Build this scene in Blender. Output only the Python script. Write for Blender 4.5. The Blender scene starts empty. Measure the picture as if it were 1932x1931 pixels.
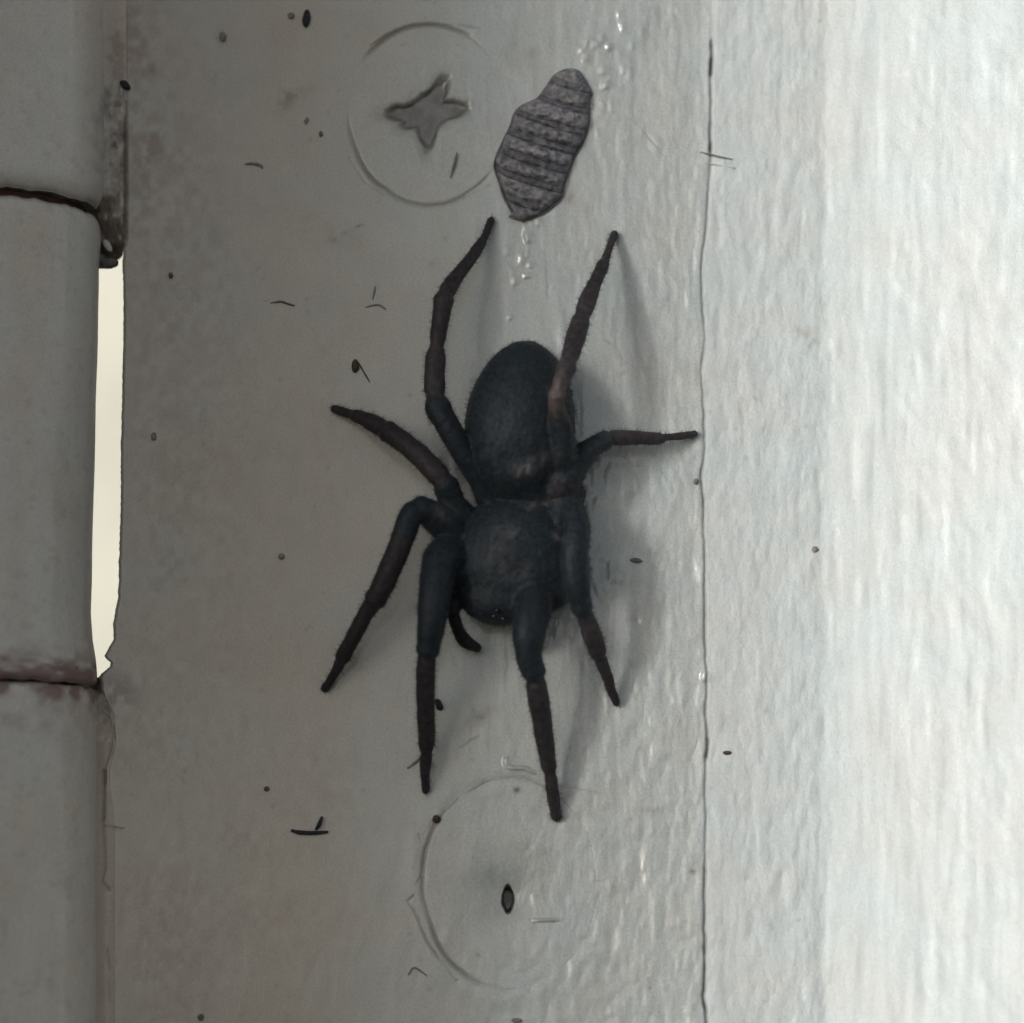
import bpy, math, random
import numpy as np
from mathutils import Vector

# ------------------------------------------------------------------ camera, sky, sun, exposure
scene = bpy.context.scene
COL = scene.collection
PX = 429.3                      # photo pixels (1932 wide) per unit; one unit is one centimetre
PITCH = math.radians(7.5)       # the phone looks slightly upwards
DIST = 14.0
cam_data = bpy.data.cameras.new('camera')
cam = bpy.data.objects.new('camera', cam_data)
COL.objects.link(cam)
cam.location = (0, -DIST * math.cos(PITCH), -DIST * math.sin(PITCH))
cam.rotation_euler = (math.radians(90) + PITCH, 0, 0)
cam_data.sensor_width = 36
cam_data.lens = 36 * DIST / 4.5
cam_data.clip_start = 0.1
cam_data.clip_end = 500
cam_data.dof.use_dof = True
cam_data.dof.focus_distance = DIST - 0.03
cam_data.dof.aperture_fstop = 0.3
scene.camera = cam

SUN_DIR = Vector((-1.0, -0.98, 0.26)).normalized()       # towards the light
world = bpy.data.worlds.new('World')
scene.world = world
world.use_nodes = True
wn = world.node_tree.nodes
sky = wn.new('ShaderNodeTexSky')
sky.sky_type = 'NISHITA'
sky.sun_disc = False
sky.sun_elevation = math.asin(SUN_DIR.z)
sky.sun_rotation = math.atan2(SUN_DIR.x, SUN_DIR.y)
sky.dust_density = 1.15
sky.air_density = 0.70
sky.ozone_density = 0.9
bg = wn['Background']
bg.inputs['Strength'].default_value = 0.095
hs = wn.new('ShaderNodeHueSaturation')       # thin overcast takes most of the colour out of the sky
hs.inputs['Saturation'].default_value = 0.3
world.node_tree.links.new(sky.outputs[0], hs.inputs['Color'])
world.node_tree.links.new(hs.outputs[0], bg.inputs['Color'])

sun_data = bpy.data.lights.new('sun', 'SUN')
sun_data.energy = 1.5
sun_data.angle = math.radians(17)
sun_data.color = (1.0, 1.0, 0.985)
sun = bpy.data.objects.new('sun', sun_data)
COL.objects.link(sun)
sun.rotation_euler = SUN_DIR.to_track_quat('Z', 'Y').to_euler()

scene.view_settings.view_transform = 'Standard'
scene.view_settings.look = 'None'
scene.view_settings.exposure = 0.46
scene.view_settings.gamma = 1.0

# ------------------------------------------------------------------ helpers
random.seed(7)
CP, SP = math.cos(PITCH), math.sin(PITCH)

def at(px, py, h=0.0):
    """photo pixel (1932 wide) and height in pixels above the plate -> point (arrays allowed)"""
    px = np.asarray(px, float); py = np.asarray(py, float); h = np.asarray(h, float) / PX
    u = (px - 966.0) / PX / DIST
    v = (965.5 - py) / PX / DIST
    dx, dy, dz = u, CP - v * SP, SP + v * CP
    t = (-h + DIST * CP) / dy
    return np.stack(np.broadcast_arrays(dx * t, -h, -DIST * SP + dz * t), -1)

_rng = np.random.RandomState(11)
_lat = [_rng.rand(256, 256) for _ in range(12)]

def vnoise(x, y, seed=0):
    L = _lat[seed % 12]
    x = x + seed * 37.13; y = y + seed * 17.71
    xi = np.floor(x).astype(int); yi = np.floor(y).astype(int)
    fx = x - xi; fy = y - yi
    fx = fx * fx * fx * (fx * (fx * 6 - 15) + 10); fy = fy * fy * fy * (fy * (fy * 6 - 15) + 10)
    a = L[xi % 256, yi % 256]; b = L[(xi + 1) % 256, yi % 256]
    c = L[xi % 256, (yi + 1) % 256]; d = L[(xi + 1) % 256, (yi + 1) % 256]
    return (a * (1 - fx) + b * fx) * (1 - fy) + (c * (1 - fx) + d * fx) * fy - 0.5

def fbm(x, y, wx, wy, seed=0, octv=3, gain=0.5, rot=0.0):
    c, s = math.cos(rot), math.sin(rot)
    X = (x * c + y * s) / wx; Y = (-x * s + y * c) / wy
    out = 0; a = 1.0
    for k in range(octv):
        out = out + a * vnoise(X * 2 ** k, Y * 2 ** k, seed + k)
        a *= gain
    return out

def sstep(a, b, x):
    t = np.clip((x - a) / (b - a), 0, 1)
    return t * t * (3 - 2 * t)

def gauss(x, y, cx, cy, sx, sy=None, rot=0.0):
    sy = sx if sy is None else sy
    c, s = math.cos(rot), math.sin(rot)
    X = (x - cx) * c + (y - cy) * s; Y = -(x - cx) * s + (y - cy) * c
    return np.exp(-0.5 * ((X / sx) ** 2 + (Y / sy) ** 2))

def facet(x, y, cx, cy, sx, sy, rot, a):
    """small bead of paint, its left side a smooth slope"""
    c, s = math.cos(rot), math.sin(rot)
    u = ((x - cx) * c + (y - cy) * s) / sx; v = (-(x - cx) * s + (y - cy) * c) / sy
    return a * np.where(u < 1, np.clip((u + 1) / 2, 0, 1), np.exp(-(np.maximum(u - 1, 0) * .55) ** 2)) * np.exp(-v ** 4)

def seg_dist(x, y, pts):
    """distance in pixels from each (x, y) to a polyline"""
    d = np.full(np.shape(x), 1e9)
    for (x0, y0), (x1, y1) in zip(pts[:-1], pts[1:]):
        vx, vy = x1 - x0, y1 - y0
        t = np.clip(((x - x0) * vx + (y - y0) * vy) / (vx * vx + vy * vy + 1e-9), 0, 1)
        d = np.minimum(d, np.hypot(x - x0 - t * vx, y - y0 - t * vy))
    return d

def link(name, me, mat, parent=None, label=None, cat=None, group=None, kind=None):
    o = bpy.data.objects.new(name, me)
    COL.objects.link(o)
    if mat: me.materials.append(mat)
    if parent: o.parent = parent
    tag(o, label, cat, group, kind)
    return o

def tag(o, label=None, cat=None, group=None, kind=None):
    if label: o['label'] = label
    if cat: o['category'] = cat
    if group: o['group'] = group
    if kind: o['kind'] = kind

def empty(name, loc, label=None, cat=None, group=None):
    o = bpy.data.objects.new(name, None)
    o.empty_display_size = 0.2
    COL.objects.link(o)
    o.location = loc
    tag(o, label, cat, group)
    return o

def raw_mesh(name, co, faces, col=None, smooth=True, parent=None):
    co = np.asarray(co, float).reshape(-1, 3)
    if parent is not None:
        co = co - np.array(parent.location)
    me = bpy.data.meshes.new(name)
    faces = np.asarray(faces)
    nf, k = faces.shape
    me.vertices.add(len(co)); me.vertices.foreach_set('co', co.astype(np.float32).ravel())
    me.loops.add(nf * k); me.loops.foreach_set('vertex_index', faces.astype(np.int32).ravel())
    me.polygons.add(nf); me.polygons.foreach_set('loop_start', np.arange(0, nf * k, k, dtype=np.int32))
    me.polygons.foreach_set('use_smooth', np.full(nf, smooth))
    me.update(calc_edges=True)
    if col is not None:
        c = np.ones((len(co), 4), np.float32); c[:, :3] = np.asarray(col).reshape(-1, 3)
        at_ = me.color_attributes.new('Col', 'FLOAT_COLOR', 'POINT')
        at_.data.foreach_set('color', c.ravel())
    return me

def grid_faces(nr, nc, wrap=False, off=0):
    i = np.arange(nr - 1)[:, None]; j = np.arange(nc if wrap else nc - 1)[None, :]
    a = i * nc + j; b = i * nc + (j + 1) % nc
    return np.stack([a + nc, b + nc, b, a], -1).reshape(-1, 4) + off

# ------------------------------------------------------------------ materials
def paint_material(name, rough=0.42, mott=0.15, bump=0.05, fine=95.0, coat=0.55):
    m = bpy.data.materials.new(name); m.use_nodes = True
    nt = m.node_tree; N = nt.nodes; L = nt.links
    p = N['Principled BSDF']
    geo = N.new('ShaderNodeNewGeometry')
    att = N.new('ShaderNodeVertexColor'); att.layer_name = 'Col'
    n1 = N.new('ShaderNodeTexNoise'); n1.inputs['Scale'].default_value = fine; n1.inputs['Detail'].default_value = 3
    n2 = N.new('ShaderNodeTexNoise'); n2.inputs['Scale'].default_value = 7; n2.inputs['Detail'].default_value = 5
    n3 = N.new('ShaderNodeTexNoise'); n3.inputs['Scale'].default_value = fine * 2.2; n3.inputs['Detail'].default_value = 1
    for n in (n1, n2, n3): L.new(geo.outputs['Position'], n.inputs['Vector'])
    mr = N.new('ShaderNodeMapRange'); mr.inputs['From Min'].default_value = 0.25; mr.inputs['From Max'].default_value = 0.75
    mr.inputs['To Min'].default_value = 1 - mott; mr.inputs['To Max'].default_value = 1 + mott * 0.6
    L.new(n1.outputs['Fac'], mr.inputs['Value'])
    mr2 = N.new('ShaderNodeMapRange'); mr2.inputs['From Min'].default_value = 0.3; mr2.inputs['From Max'].default_value = 0.7
    mr2.inputs['To Min'].default_value = 0.95; mr2.inputs['To Max'].default_value = 1.03
    L.new(n2.outputs['Fac'], mr2.inputs['Value'])
    mm = N.new('ShaderNodeMath'); mm.operation = 'MULTIPLY'
    L.new(mr.outputs[0], mm.inputs[0]); L.new(mr2.outputs[0], mm.inputs[1])
    vm = N.new('ShaderNodeVectorMath'); vm.operation = 'SCALE'
    L.new(att.outputs['Color'], vm.inputs[0]); L.new(mm.outputs[0], vm.inputs['Scale'])
    # faint chroma mottle of old paint
    cm = N.new('ShaderNodeMix'); cm.data_type = 'RGBA'; cm.blend_type = 'MULTIPLY'
    cr = N.new('ShaderNodeValToRGB')
    cr.color_ramp.elements[0].position = 0.35; cr.color_ramp.elements[0].color = (1.0, 0.96, 0.93, 1)
    cr.color_ramp.elements[1].position = 0.65; cr.color_ramp.elements[1].color = (0.95, 0.99, 1.0, 1)
    n4 = N.new('ShaderNodeTexNoise'); n4.inputs['Scale'].default_value = 2.6; n4.inputs['Detail'].default_value = 6
    L.new(geo.outputs['Position'], n4.inputs['Vector']); L.new(n4.outputs['Fac'], cr.inputs['Fac'])
    cm.inputs['Factor'].default_value = 0.7
    L.new(vm.outputs[0], cm.inputs['A']); L.new(cr.outputs['Color'], cm.inputs['B'])
    L.new(cm.outputs['Result'], p.inputs['Base Color'])
    p.inputs['Roughness'].default_value = rough
    p.inputs['Coat Weight'].default_value = coat
    p.inputs['Coat Roughness'].default_value = 0.12
    b = N.new('ShaderNodeBump'); b.inputs['Strength'].default_value = 0.6; b.inputs['Distance'].default_value = bump * 0.05
    ad = N.new('ShaderNodeMath'); ad.operation = 'ADD'
    L.new(n1.outputs['Fac'], ad.inputs[0]); L.new(n3.outputs['Fac'], ad.inputs[1])
    L.new(ad.outputs[0], b.inputs['Height']); L.new(b.outputs['Normal'], p.inputs['Normal'])
    return m

def plain_material(name, color, rough=0.6, var=0.3, scale=25, bump=0.004, spec=0.4):
    m = bpy.data.materials.new(name); m.use_nodes = True
    nt = m.node_tree; N = nt.nodes; L = nt.links
    p = N['Principled BSDF']
    geo = N.new('ShaderNodeNewGeometry')
    n = N.new('ShaderNodeTexNoise'); n.inputs['Scale'].default_value = scale; n.inputs['Detail'].default_value = 4
    L.new(geo.outputs['Position'], n.inputs['Vector'])
    r = N.new('ShaderNodeValToRGB')
    r.color_ramp.elements[0].position = 0.3; r.color_ramp.elements[1].position = 0.7
    r.color_ramp.elements[0].color = tuple(c * (1 - var) for c in color) + (1,)
    r.color_ramp.elements[1].color = tuple(c * (1 + var) for c in color) + (1,)
    L.new(n.outputs['Fac'], r.inputs['Fac']); L.new(r.outputs['Color'], p.inputs['Base Color'])
    p.inputs['Roughness'].default_value = rough
    p.inputs['Specular IOR Level'].default_value = spec
    b = N.new('ShaderNodeBump'); b.inputs['Distance'].default_value = bump
    L.new(n.outputs['Fac'], b.inputs['Height']); L.new(b.outputs['Normal'], p.inputs['Normal'])
    return m

M_PLATE = paint_material('old_gloss_paint', 0.42, 0.15, 0.05, 95.0, 1.0)
M_JAMB = paint_material('brushed_gloss_paint', 0.58, 0.08, 0.06, 80, 0.05)
M_KNUCKLE = paint_material('hinge_barrel_paint', 0.5, 0.14, 0.05)
M_DOOR = plain_material('door_paint', (0.62, 0.58, 0.52), 0.5, 0.05, 3)

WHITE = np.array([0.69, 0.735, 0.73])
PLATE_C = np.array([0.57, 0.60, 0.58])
DIRT_AND_SHADE = np.array([0.16, 0.14, 0.12])  # dirt; also the shade coloured into plate edge and screw recesses
BROWN = np.array([0.30, 0.22, 0.16])
RUST = np.array([0.16, 0.06, 0.045])

# ------------------------------------------------------------------ shared lines of the place (in photo pixels)
JOINT = np.array([(1343, -600), (1343, 80), (1341, 180), (1341, 290), (1338, 330), (1333, 420), (1324, 500), (1325, 560),
                  (1329, 640), (1323, 700), (1327, 760), (1330, 850), (1322, 905), (1328, 960), (1328, 1000), (1330, 1100),
                  (1330, 1200), (1334, 1290), (1331, 1350), (1337, 1400), (1331, 1440), (1331, 1550), (1330, 1650),
                  (1329, 1800), (1328, 1880), (1333, 1935), (1333, 2600)], float)
JM = np.array([(-600, .0), (70, .0), (85, .9), (140, .9), (148, .35), (180, .5), (200, .35), (225, .4), (232, 1), (285, 1),
               (300, .15), (330, .2), (420, .45), (600, .3), (640, .15), (760, .25), (905, .6), (1000, .3), (1050, .55), (1100, .4),
               (1200, .65), (1290, .45), (1350, .5), (1385, .5), (1395, 1), (1425, 1), (1440, .4), (1540, .25), (1630, .3),
               (1640, .85), (1700, .6), (1780, .75), (1800, .9), (1880, .95), (1935, .7), (2600, .7)], float)
def joint_x(py):
    return np.interp(py, JOINT[:, 1], JOINT[:, 0]) + 2.0 * fbm(py, py * 0, 22, 99, 3, 2)
def joint_m(py):
    return np.interp(py, JM[:, 0], JM[:, 1])

GAPR = np.array([(-600, 237), (452, 237), (456, 234), (470, 232), (500, 231), (560, 232.5), (634, 232.5), (831, 228.5), (956, 227),
                 (1061, 224), (1127, 222.5), (1155, 217), (1173, 213.5), (1205, 214), (1225, 204), (1238, 197), (1243, 200),
                 (1250, 207.5), (1258, 206), (1272, 190), (1278, 186), (1300, 190), (1345, 212), (1400, 216), (1450, 205), (1480, 205),
                 (1560, 214), (2600, 214)], float)[:, ::-1]
def plate_left(py):
    return np.interp(py, GAPR[:, 1], GAPR[:, 0]) + 0.9 * fbm(py, py * 0, 14, 99, 5, 2)
# note: columns are (x, y) after the flip above
GAPR = GAPR[:, ::-1].copy()
def plate_left(py):
    return np.interp(py, GAPR[:, 0], GAPR[:, 1]) + (1.4 * fbm(py, py * 0, 14, 99, 5, 2) + 1.6 * fbm(py, py * 0, 6, 99, 2, 2)) * (1 - sstep(1290, 1340, py))

# screws: centre, radii, per-angle strength of the visible rim crack (angle 0 = right, 90 = down)
S1 = dict(c=(808, 218), r=(150, 171), rim=[(0, .15), (30, .1), (45, .45), (80, .55), (110, .5), (140, .85), (165, .5), (185, .1), (215, .15),
                                           (232, .95), (265, .9), (290, .75), (310, .25), (335, .05), (360, .15)])
S2 = dict(c=(962, 1664), r=(168, 200), rim=[(0, .1), (40, .2), (75, .15), (105, .2), (125, .9), (150, .9), (162, .5), (180, .7), (195, .8),
                                            (215, .5), (228, .05), (250, .2), (285, .35), (310, .05), (360, .15)])
def screw_polar(S, x, y):
    dx = (x - S['c'][0]) / S['r'][0]; dy = (y - S['c'][1]) / S['r'][1]
    th = np.degrees(np.arctan2(dy, dx)) % 360
    wob = 0.05 * fbm(th, th * 0 + S['c'][0], 36, 99, 2, 3)
    r = np.hypot(dx, dy) / (1 + wob)
    t = np.array(S['rim'])
    return r, np.clip(np.interp(th, t[:, 0], t[:, 1]) * 1.15 - .17, 0, 1), th

CRACKS = [  # thin cracks in the paint: points, width, strength
    ([(199, 1345), (210, 1360), (215, 1395), (209, 1425), (201, 1450), (199, 1480)], 1.6, .6),
    ([(198, 1455), (200, 1500), (199, 1545)], 3.4, .9),
    ([(198, 1545), (201, 1600), (202, 1640), (197, 1665), (208, 1680)], 2.2, .6),
    ([(200, 1560), (235, 1566)], 1.4, .4), ([(204, 1790), (208, 1830)], 1.5, .4), ([(206, 1850), (208, 1890)], 1.2, .35),
    ([(790, 1575), (803, 1605), (803, 1640), (786, 1668)], 1.7, .5), ([(780, 1690), (770, 1700), (790, 1738), (806, 1778), (830, 1812), (862, 1852)], 2.0, .75),
    ([(700, 85), (745, 58), (800, 46), (860, 48), (905, 52)], 2.0, .45),
    ([(660, 300), (690, 345), (740, 376), (800, 388), (862, 378), (925, 350)], 1.6, .4),
    ([(1140, 640), (1165, 655), (1175, 680), (1200, 695)], 1.6, .3), ([(1200, 230), (1225, 260), (1250, 290)], 2.2, .3),
    ([(645, 440), (690, 425)], 2.0, .3), ([(1030, 470), (1035, 560)], 1.6, .2), ([(905, 1390), (870, 1412)], 2.2, .45),
]
STAINS = [  # cx, cy, sx, sy, rot, colour, strength
    (235, 60, 22, 50, 0, BROWN, .45), (222, 110, 14, 30, 0, BROWN, .6), (216, 150, 10, 20, 0, BROWN, .5), (287, 275, 13, 28, 0, BROWN, .85), (272, 320, 16, 60, 0, BROWN, .5), (262, 90, 26, 60, 0, BROWN, .45), (330, 360, 60, 160, 0, BROWN, .16),
    (245, 300, 10, 120, 0, BROWN, .4), (548, 182, 26, 8, -.35, BROWN, .55), (533, 195, 12, 18, 0, BROWN, .35),
    (525, 140, 80, 30, 0, BROWN, .0), (605, 430, 70, 18, .5, BROWN, .12), (420, 70, 8, 8, 0, DIRT_AND_SHADE, .4), (405, 145, 5, 9, 0, DIRT_AND_SHADE, .3),
    (640, 450, 14, 4, -.3, DIRT_AND_SHADE, .25), (900, 1355, 24, 10, -.7, DIRT_AND_SHADE, .3), (1220, 55, 18, 40, .3, DIRT_AND_SHADE, .12),
    (985, 95, 30, 35, 0, DIRT_AND_SHADE, .12), (1390, 885, 26, 30, 0, DIRT_AND_SHADE, .0), (1305, 1645, 5, 4, 0, DIRT_AND_SHADE, .4), (1228, 1532, 14, 6, 0, DIRT_AND_SHADE, .3),
    (450, 1600, 60, 30, .3, BROWN, .14), (530, 1740, 80, 40, 0, BROWN, .14), (330, 1850, 60, 80, 0, BROWN, .2), (600, 1500, 70, 90, 0, BROWN, .12),
    (300, 1700, 60, 60, 0, BROWN, .2), (220, 1310, 24, 22, 0, DIRT_AND_SHADE, .75), (205, 1350, 12, 22, .3, DIRT_AND_SHADE, .65), (285, 130, 9, 6, .6, DIRT_AND_SHADE, .4),
    (300, 700, 60, 500, 0, BROWN, .16), (380, 900, 90, 400, 0, BROWN, .16), (620, 820, 26, 200, 0, BROWN, .1), (240, 1400, 60, 60, 0, BROWN, .2),
    (1075, 375, 9, 9, 0, BROWN, .25), (860, 545, 8, 12, .3, BROWN, .3), (960, 1665, 60, 40, 0, DIRT_AND_SHADE, .10), (945, 1710, 22, 16, 0, BROWN, .2),
    (975, 1490, 5, 4, 0, DIRT_AND_SHADE, .55), (1090, 1400, 10, 10, 0, DIRT_AND_SHADE, .0),
    (1150, 830, 60, 90, 0, DIRT_AND_SHADE, 0.0), (1520, 627, 8, 8, 0, BROWN, .5), (1536, 650, 7, 12, 0, DIRT_AND_SHADE, .35), (1395, 890, 10, 6, 0, DIRT_AND_SHADE, .0),
]
_r = random.Random(5)
SPECKS = []
for k in range(150):     # tiny dirt freckles that nobody could count
    SPECKS.append((_r.uniform(240, 1250) if _r.random() < .8 else _r.uniform(1340, 1560), _r.uniform(-20, 1950), _r.uniform(1.6, 4.0), _r.uniform(1.6, 5), _r.uniform(0, 3), _r.uniform(.12, .4)))
GLINTS = []
for (cx, cy, sx, sy, n) in ((1118, 95, 26, 55, 12), (1128, 180, 18, 55, 9), (992, 450, 26, 34, 7), (985, 520, 30, 45, 6), (1170, 60, 30, 60, 3)):
    for k in range(n):
        GLINTS.append((_r.gauss(cx, sx * .8), _r.gauss(cy, sy * .8), sx_ := _r.uniform(3, 5.2), _r.uniform(4.5, 12), _r.gauss(0, .2), sx_ * _r.uniform(.45, .72)))
GLINTS += [(960, 1449, 7, 3.2, .1, 5), (978, 1449, 7, 3.2, .1, 5), (995, 1454, 6, 3.2, .3, 4.5), (950, 1438, 4, 10, 0, 3.4), (1010, 1737, 8, 2.6, 0, 5), (1030, 1736, 8, 2.6, 0, 5), (1324, 1277, 5, 9, 0, 4.6), (958, 1795, 6, 5, .4, 1.0), (1185, 140, 4, 10, 0, 1.5),
           (1060, 1480, 25, 3, .2, 1.0), (892, 908, 5, 7, 0, 1.0)]

def local(x, y, cx, cy, rad):
    """index slice of a grid that holds everything within rad of (cx, cy)"""
    r = np.where(np.any(np.abs(y - cy) < rad, axis=1))[0]; c = np.where(np.any(np.abs(x - cx) < rad, axis=0))[0]
    if len(r) == 0 or len(c) == 0: return None
    return np.s_[r[0]:r[-1] + 1, c[0]:c[-1] + 1]

def add_local(x, y, arr, cx, cy, sx, sy, rot, amp):
    s = local(x, y, cx, cy, 3.6 * max(sx, sy))
    if s is not None: arr[s] += amp * gauss(x[s], y[s], cx, cy, sx, sy, rot)

def surface(x, y):
    """relief in pixels and base colour of the painted plate and frame at photo pixels x, y"""
    right = sstep(650, 1150, x)
    h = 0.30 * fbm(x, y, 60, 90, 1, 3) + 0.8 * fbm(x, y, 260, 420, 4, 2)
    h += (0.25 + .85 * right + .45 * sstep(1000, 1250, x)) * fbm(x, y, 17, 42, 2, 3) * 1.15
    h += right * 1.5 * (np.abs(fbm(x, y, 40, 52, 6, 2, rot=.3)) ** .7)
    xx = x + 6 * fbm(x, y, 60, 120, 8, 2)
    h += (0.1 + 0.8 * sstep(950, 1400, x)) * fbm(xx, y, 13, 80, 7, 2) * 0.8        # brush strokes
    st = sstep(1545, 1640, x)
    h += sstep(980, 1180, x) * (1 - st) * (.75 * sstep(0, .30, np.abs(fbm(x, y, 50, 80, 2, 2))) + 1.1 * fbm(x, y, 28, 34, 10, 2) + 1.1 * fbm(xx, y, 22, 240, 5, 2))
    h *= 1 - .75 * st
    h += (1.3 * np.exp(-((x - 1003) / 7.0) ** 2) + 1.0 * np.exp(-((x - 1060) / 8.0) ** 2)) * (1 - sstep(640, 800, y)) * (.6 + fbm(x, y, 60, 70, 3, 2))
    h += .9 * sstep(900, 1100, x) * (1 - st) * fbm(xx, y, 26, 420, 3, 2)
    h += st * (3.4 * fbm(xx, y, 46, 300, 9, 3) + 2.2 * fbm(xx, y, 22, 120, 8, 2) + 3.0 * fbm(x, y, 30, 90, 10, 2, rot=-.6) * sstep(1640, 1720, x))
    col = np.empty(x.shape + (3,))
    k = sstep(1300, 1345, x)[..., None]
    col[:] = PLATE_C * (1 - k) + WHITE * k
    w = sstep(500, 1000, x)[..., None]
    col *= (1 - w) * np.array([.85, .735, .635]) + w * np.array([1.0, 1.0, 1.0])  # darker, warmer left side: yellowed paint plus shade put into the colour
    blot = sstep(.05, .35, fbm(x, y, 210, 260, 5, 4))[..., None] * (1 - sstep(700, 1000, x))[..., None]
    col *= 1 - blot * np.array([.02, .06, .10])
    # joint between hinge leaf and jamb
    jx = joint_x(y); jm = joint_m(y) * (0.8 + 0.5 * vnoise(y / 18, y * 0, 4))
    d = np.abs(x - jx)
    h -= 9 * jm * np.exp(-(d / 3.0) ** 2)
    h -= .7 * np.exp(-((x - jx - 4) / 9.0) ** 2)
    h += .4 * np.exp(-((x - jx + 12) / 7.0) ** 2) * (y > 60)
    f = (np.clip(jm * 1.05, (.6 * (y > 75)), .95) * np.exp(-(d / (2.3 + 1.8 * np.clip(jm, 0, 1))) ** 2))[..., None]
    col = col * (1 - f) + np.array([.12, .095, .09]) * f
    for pts, wd, s in CRACKS:
        a = np.array(pts); c = a.mean(0); rad = max(np.ptp(a[:, 0]), np.ptp(a[:, 1])) / 2 + 14
        sl = local(x, y, c[0], c[1], rad)
        if sl is None: continue
        wob = 2.2 * fbm(x[sl], y[sl], 16, 16, 3, 2)
        dd = seg_dist(x[sl] + wob, y[sl] + wob, pts)
        mod = .65 + .9 * vnoise(x[sl] / 17, y[sl] / 17, 6)
        g = np.exp(-(dd / wd) ** 2) * mod
        h[sl] -= 4.5 * s * g
        g = (.85 * s * np.clip(g, 0, 1))[..., None]
        col[sl] = col[sl] * (1 - g) + DIRT_AND_SHADE * g
    for cx, cy, sx, sy, rot, c, s in STAINS:
        if s <= 0: continue
        sl = local(x, y, cx, cy, 3.4 * max(sx, sy))
        if sl is None: continue
        g = gauss(x[sl], y[sl], cx, cy, sx, sy, rot) * (1.0 + 2.2 * fbm(x[sl], y[sl], 16, 20, 7, 3))
        g = np.clip(g * s, 0, .9)[..., None]
        col[sl] = col[sl] * (1 - g) + c * g
    for cx, cy, sx, sy, rot, s in SPECKS:
        sl = local(x, y, cx, cy, 14)
        if sl is None: continue
        g = (gauss(x[sl], y[sl], cx, cy, sx, sy, rot) * s)[..., None]
        col[sl] = col[sl] * (1 - g) + DIRT_AND_SHADE * g
    for cx, cy, sx, sy, rot, a in GLINTS:
        sl = local(x, y, cx, cy, 4 * max(sx, sy))
        if sl is not None: h[sl] += facet(x[sl], y[sl], cx, cy, sx, sy, rot, a)
    return h, col

def recess(S, x, y):
    """0..1 depth of the cross recess"""
    if S is S1:
        dx, dy = x - 805, y - 214
        th = np.degrees(np.arctan2(dy, dx)) % 360
        R = np.full(x.shape, 42.0)
        for a, L, w in ((298, 46, 19), (352, 50, 20), (88, 40, 19), (180, 48, 18), (152, 20, 18)):
            dd = np.minimum(np.abs(th - a), 360 - np.abs(th - a))
            R = np.maximum(R, 42 + L * np.exp(-(dd / w) ** 2))
        R = R * (1 + .12 * fbm(x, y, 18, 18, 4, 2))
        r = np.hypot(dx, dy)
        deep = .75 * (1 - sstep(0.66, .98, r / R)) + .25 * (1 - sstep(.7, 1.35, r / R))
        return deep
    slit = 1 - sstep(0.7, 1.15, np.hypot((x - 958) / 11.0, (y - 1696) / 25.0) * (1 + .25 * fbm(x, y, 14, 14, 3, 2)))
    dim = gauss(x, y, 955, 1694, 42, 44)
    return np.clip(0.9 * slit + .14 * dim, 0, 1)

# ------------------------------------------------------------------ hinge
hinge = empty('door_hinge', (-1.9, 0, 0), 'white painted steel butt hinge with dirty barrel knuckles and a spider on its leaf', 'hinge')

rows = np.concatenate([np.linspace(-560, -20, 40)[:-1], np.arange(-20, 1956, 2.0), np.linspace(1956, 2500, 40)])
# leaf plate: columns follow the left edge and the joint
tc = np.linspace(0, 1, 560)
tt = tc + 0.0
Y, T = np.meshgrid(rows, tt, indexing='ij')
XL = plate_left(Y) + 0.0
XR = joint_x(Y)
X = XL + (XR - XL) * T
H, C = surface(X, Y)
for S, dep in ((S1, 1.0), (S2, 1.0)):
    r, m, th = screw_polar(S, X, Y)
    H = np.where(r < 0.985, -75.0, H)
    near = np.exp(-(np.clip(r - 1, 0, 9) * S['r'][0] / 3.5) ** 2) * (r >= .985)
    H -= 6 * m * near
    f = (.6 * m * near)[..., None]
    C = C * (1 - f) + DIRT_AND_SHADE * 1.4 * f
    if S is S2:      # thick paint slumped round the lower screw
        H += .9 * np.exp(-((r - 1.10) / .09) ** 2)
# rolled left edge
edge = X - XL
edge_on = .12 + .88 * sstep(130, 230, Y) * (1 - sstep(1285, 1320, Y))
H -= 2.2 * edge_on * np.exp(-(edge / 3.5) ** 2)
opening = sstep(440, 470, Y) * (1 - sstep(1265, 1290, Y))
f = (np.exp(-(edge / 4.0) ** 2) * edge_on * (.15 + .12 * opening))[..., None]
up_line = np.exp(-((X - 240) / 3.2) ** 2) * sstep(230, 300, Y) * (1 - sstep(440, 470, Y)) * .5
up_line += np.exp(-((X - 239) / 2.6) ** 2) * sstep(120, 150, Y) * (1 - sstep(300, 330, Y)) * .3
C = C * (1 - f) + DIRT_AND_SHADE * f  # shade of the plate edge coloured in as a thin dark line
C = C * (1 - up_line[..., None]) + DIRT_AND_SHADE * up_line[..., None]
P = at(X, Y, 0); P[..., 1] -= H / PX
nr, nc = X.shape
faces = grid_faces(nr, nc)
# edges of the plate turn back
def skirt(P, C, j, flip, back):
    e = P[:, j].copy(); b = e.copy(); b[:, 1] += back
    n = len(e); base = P.shape[0] * P.shape[1]
    idx = np.arange(P.shape[0]) * P.shape[1] + (j % P.shape[1])
    new = base + np.arange(n)
    q = np.stack([idx[:-1], idx[1:], new[1:], new[:-1]], -1)
    if flip: q = q[:, ::-1]
    return b, C[:, j] * .9, q
b, cb, q = skirt(P, C, 0, True, 0.22)
allP = np.concatenate([P.reshape(-1, 3), b]); allC = np.concatenate([C.reshape(-1, 3), cb])
link('leaf_plate', raw_mesh('leaf_plate', allP, np.concatenate([faces, q]), allC, parent=hinge), M_PLATE, hinge)

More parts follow.
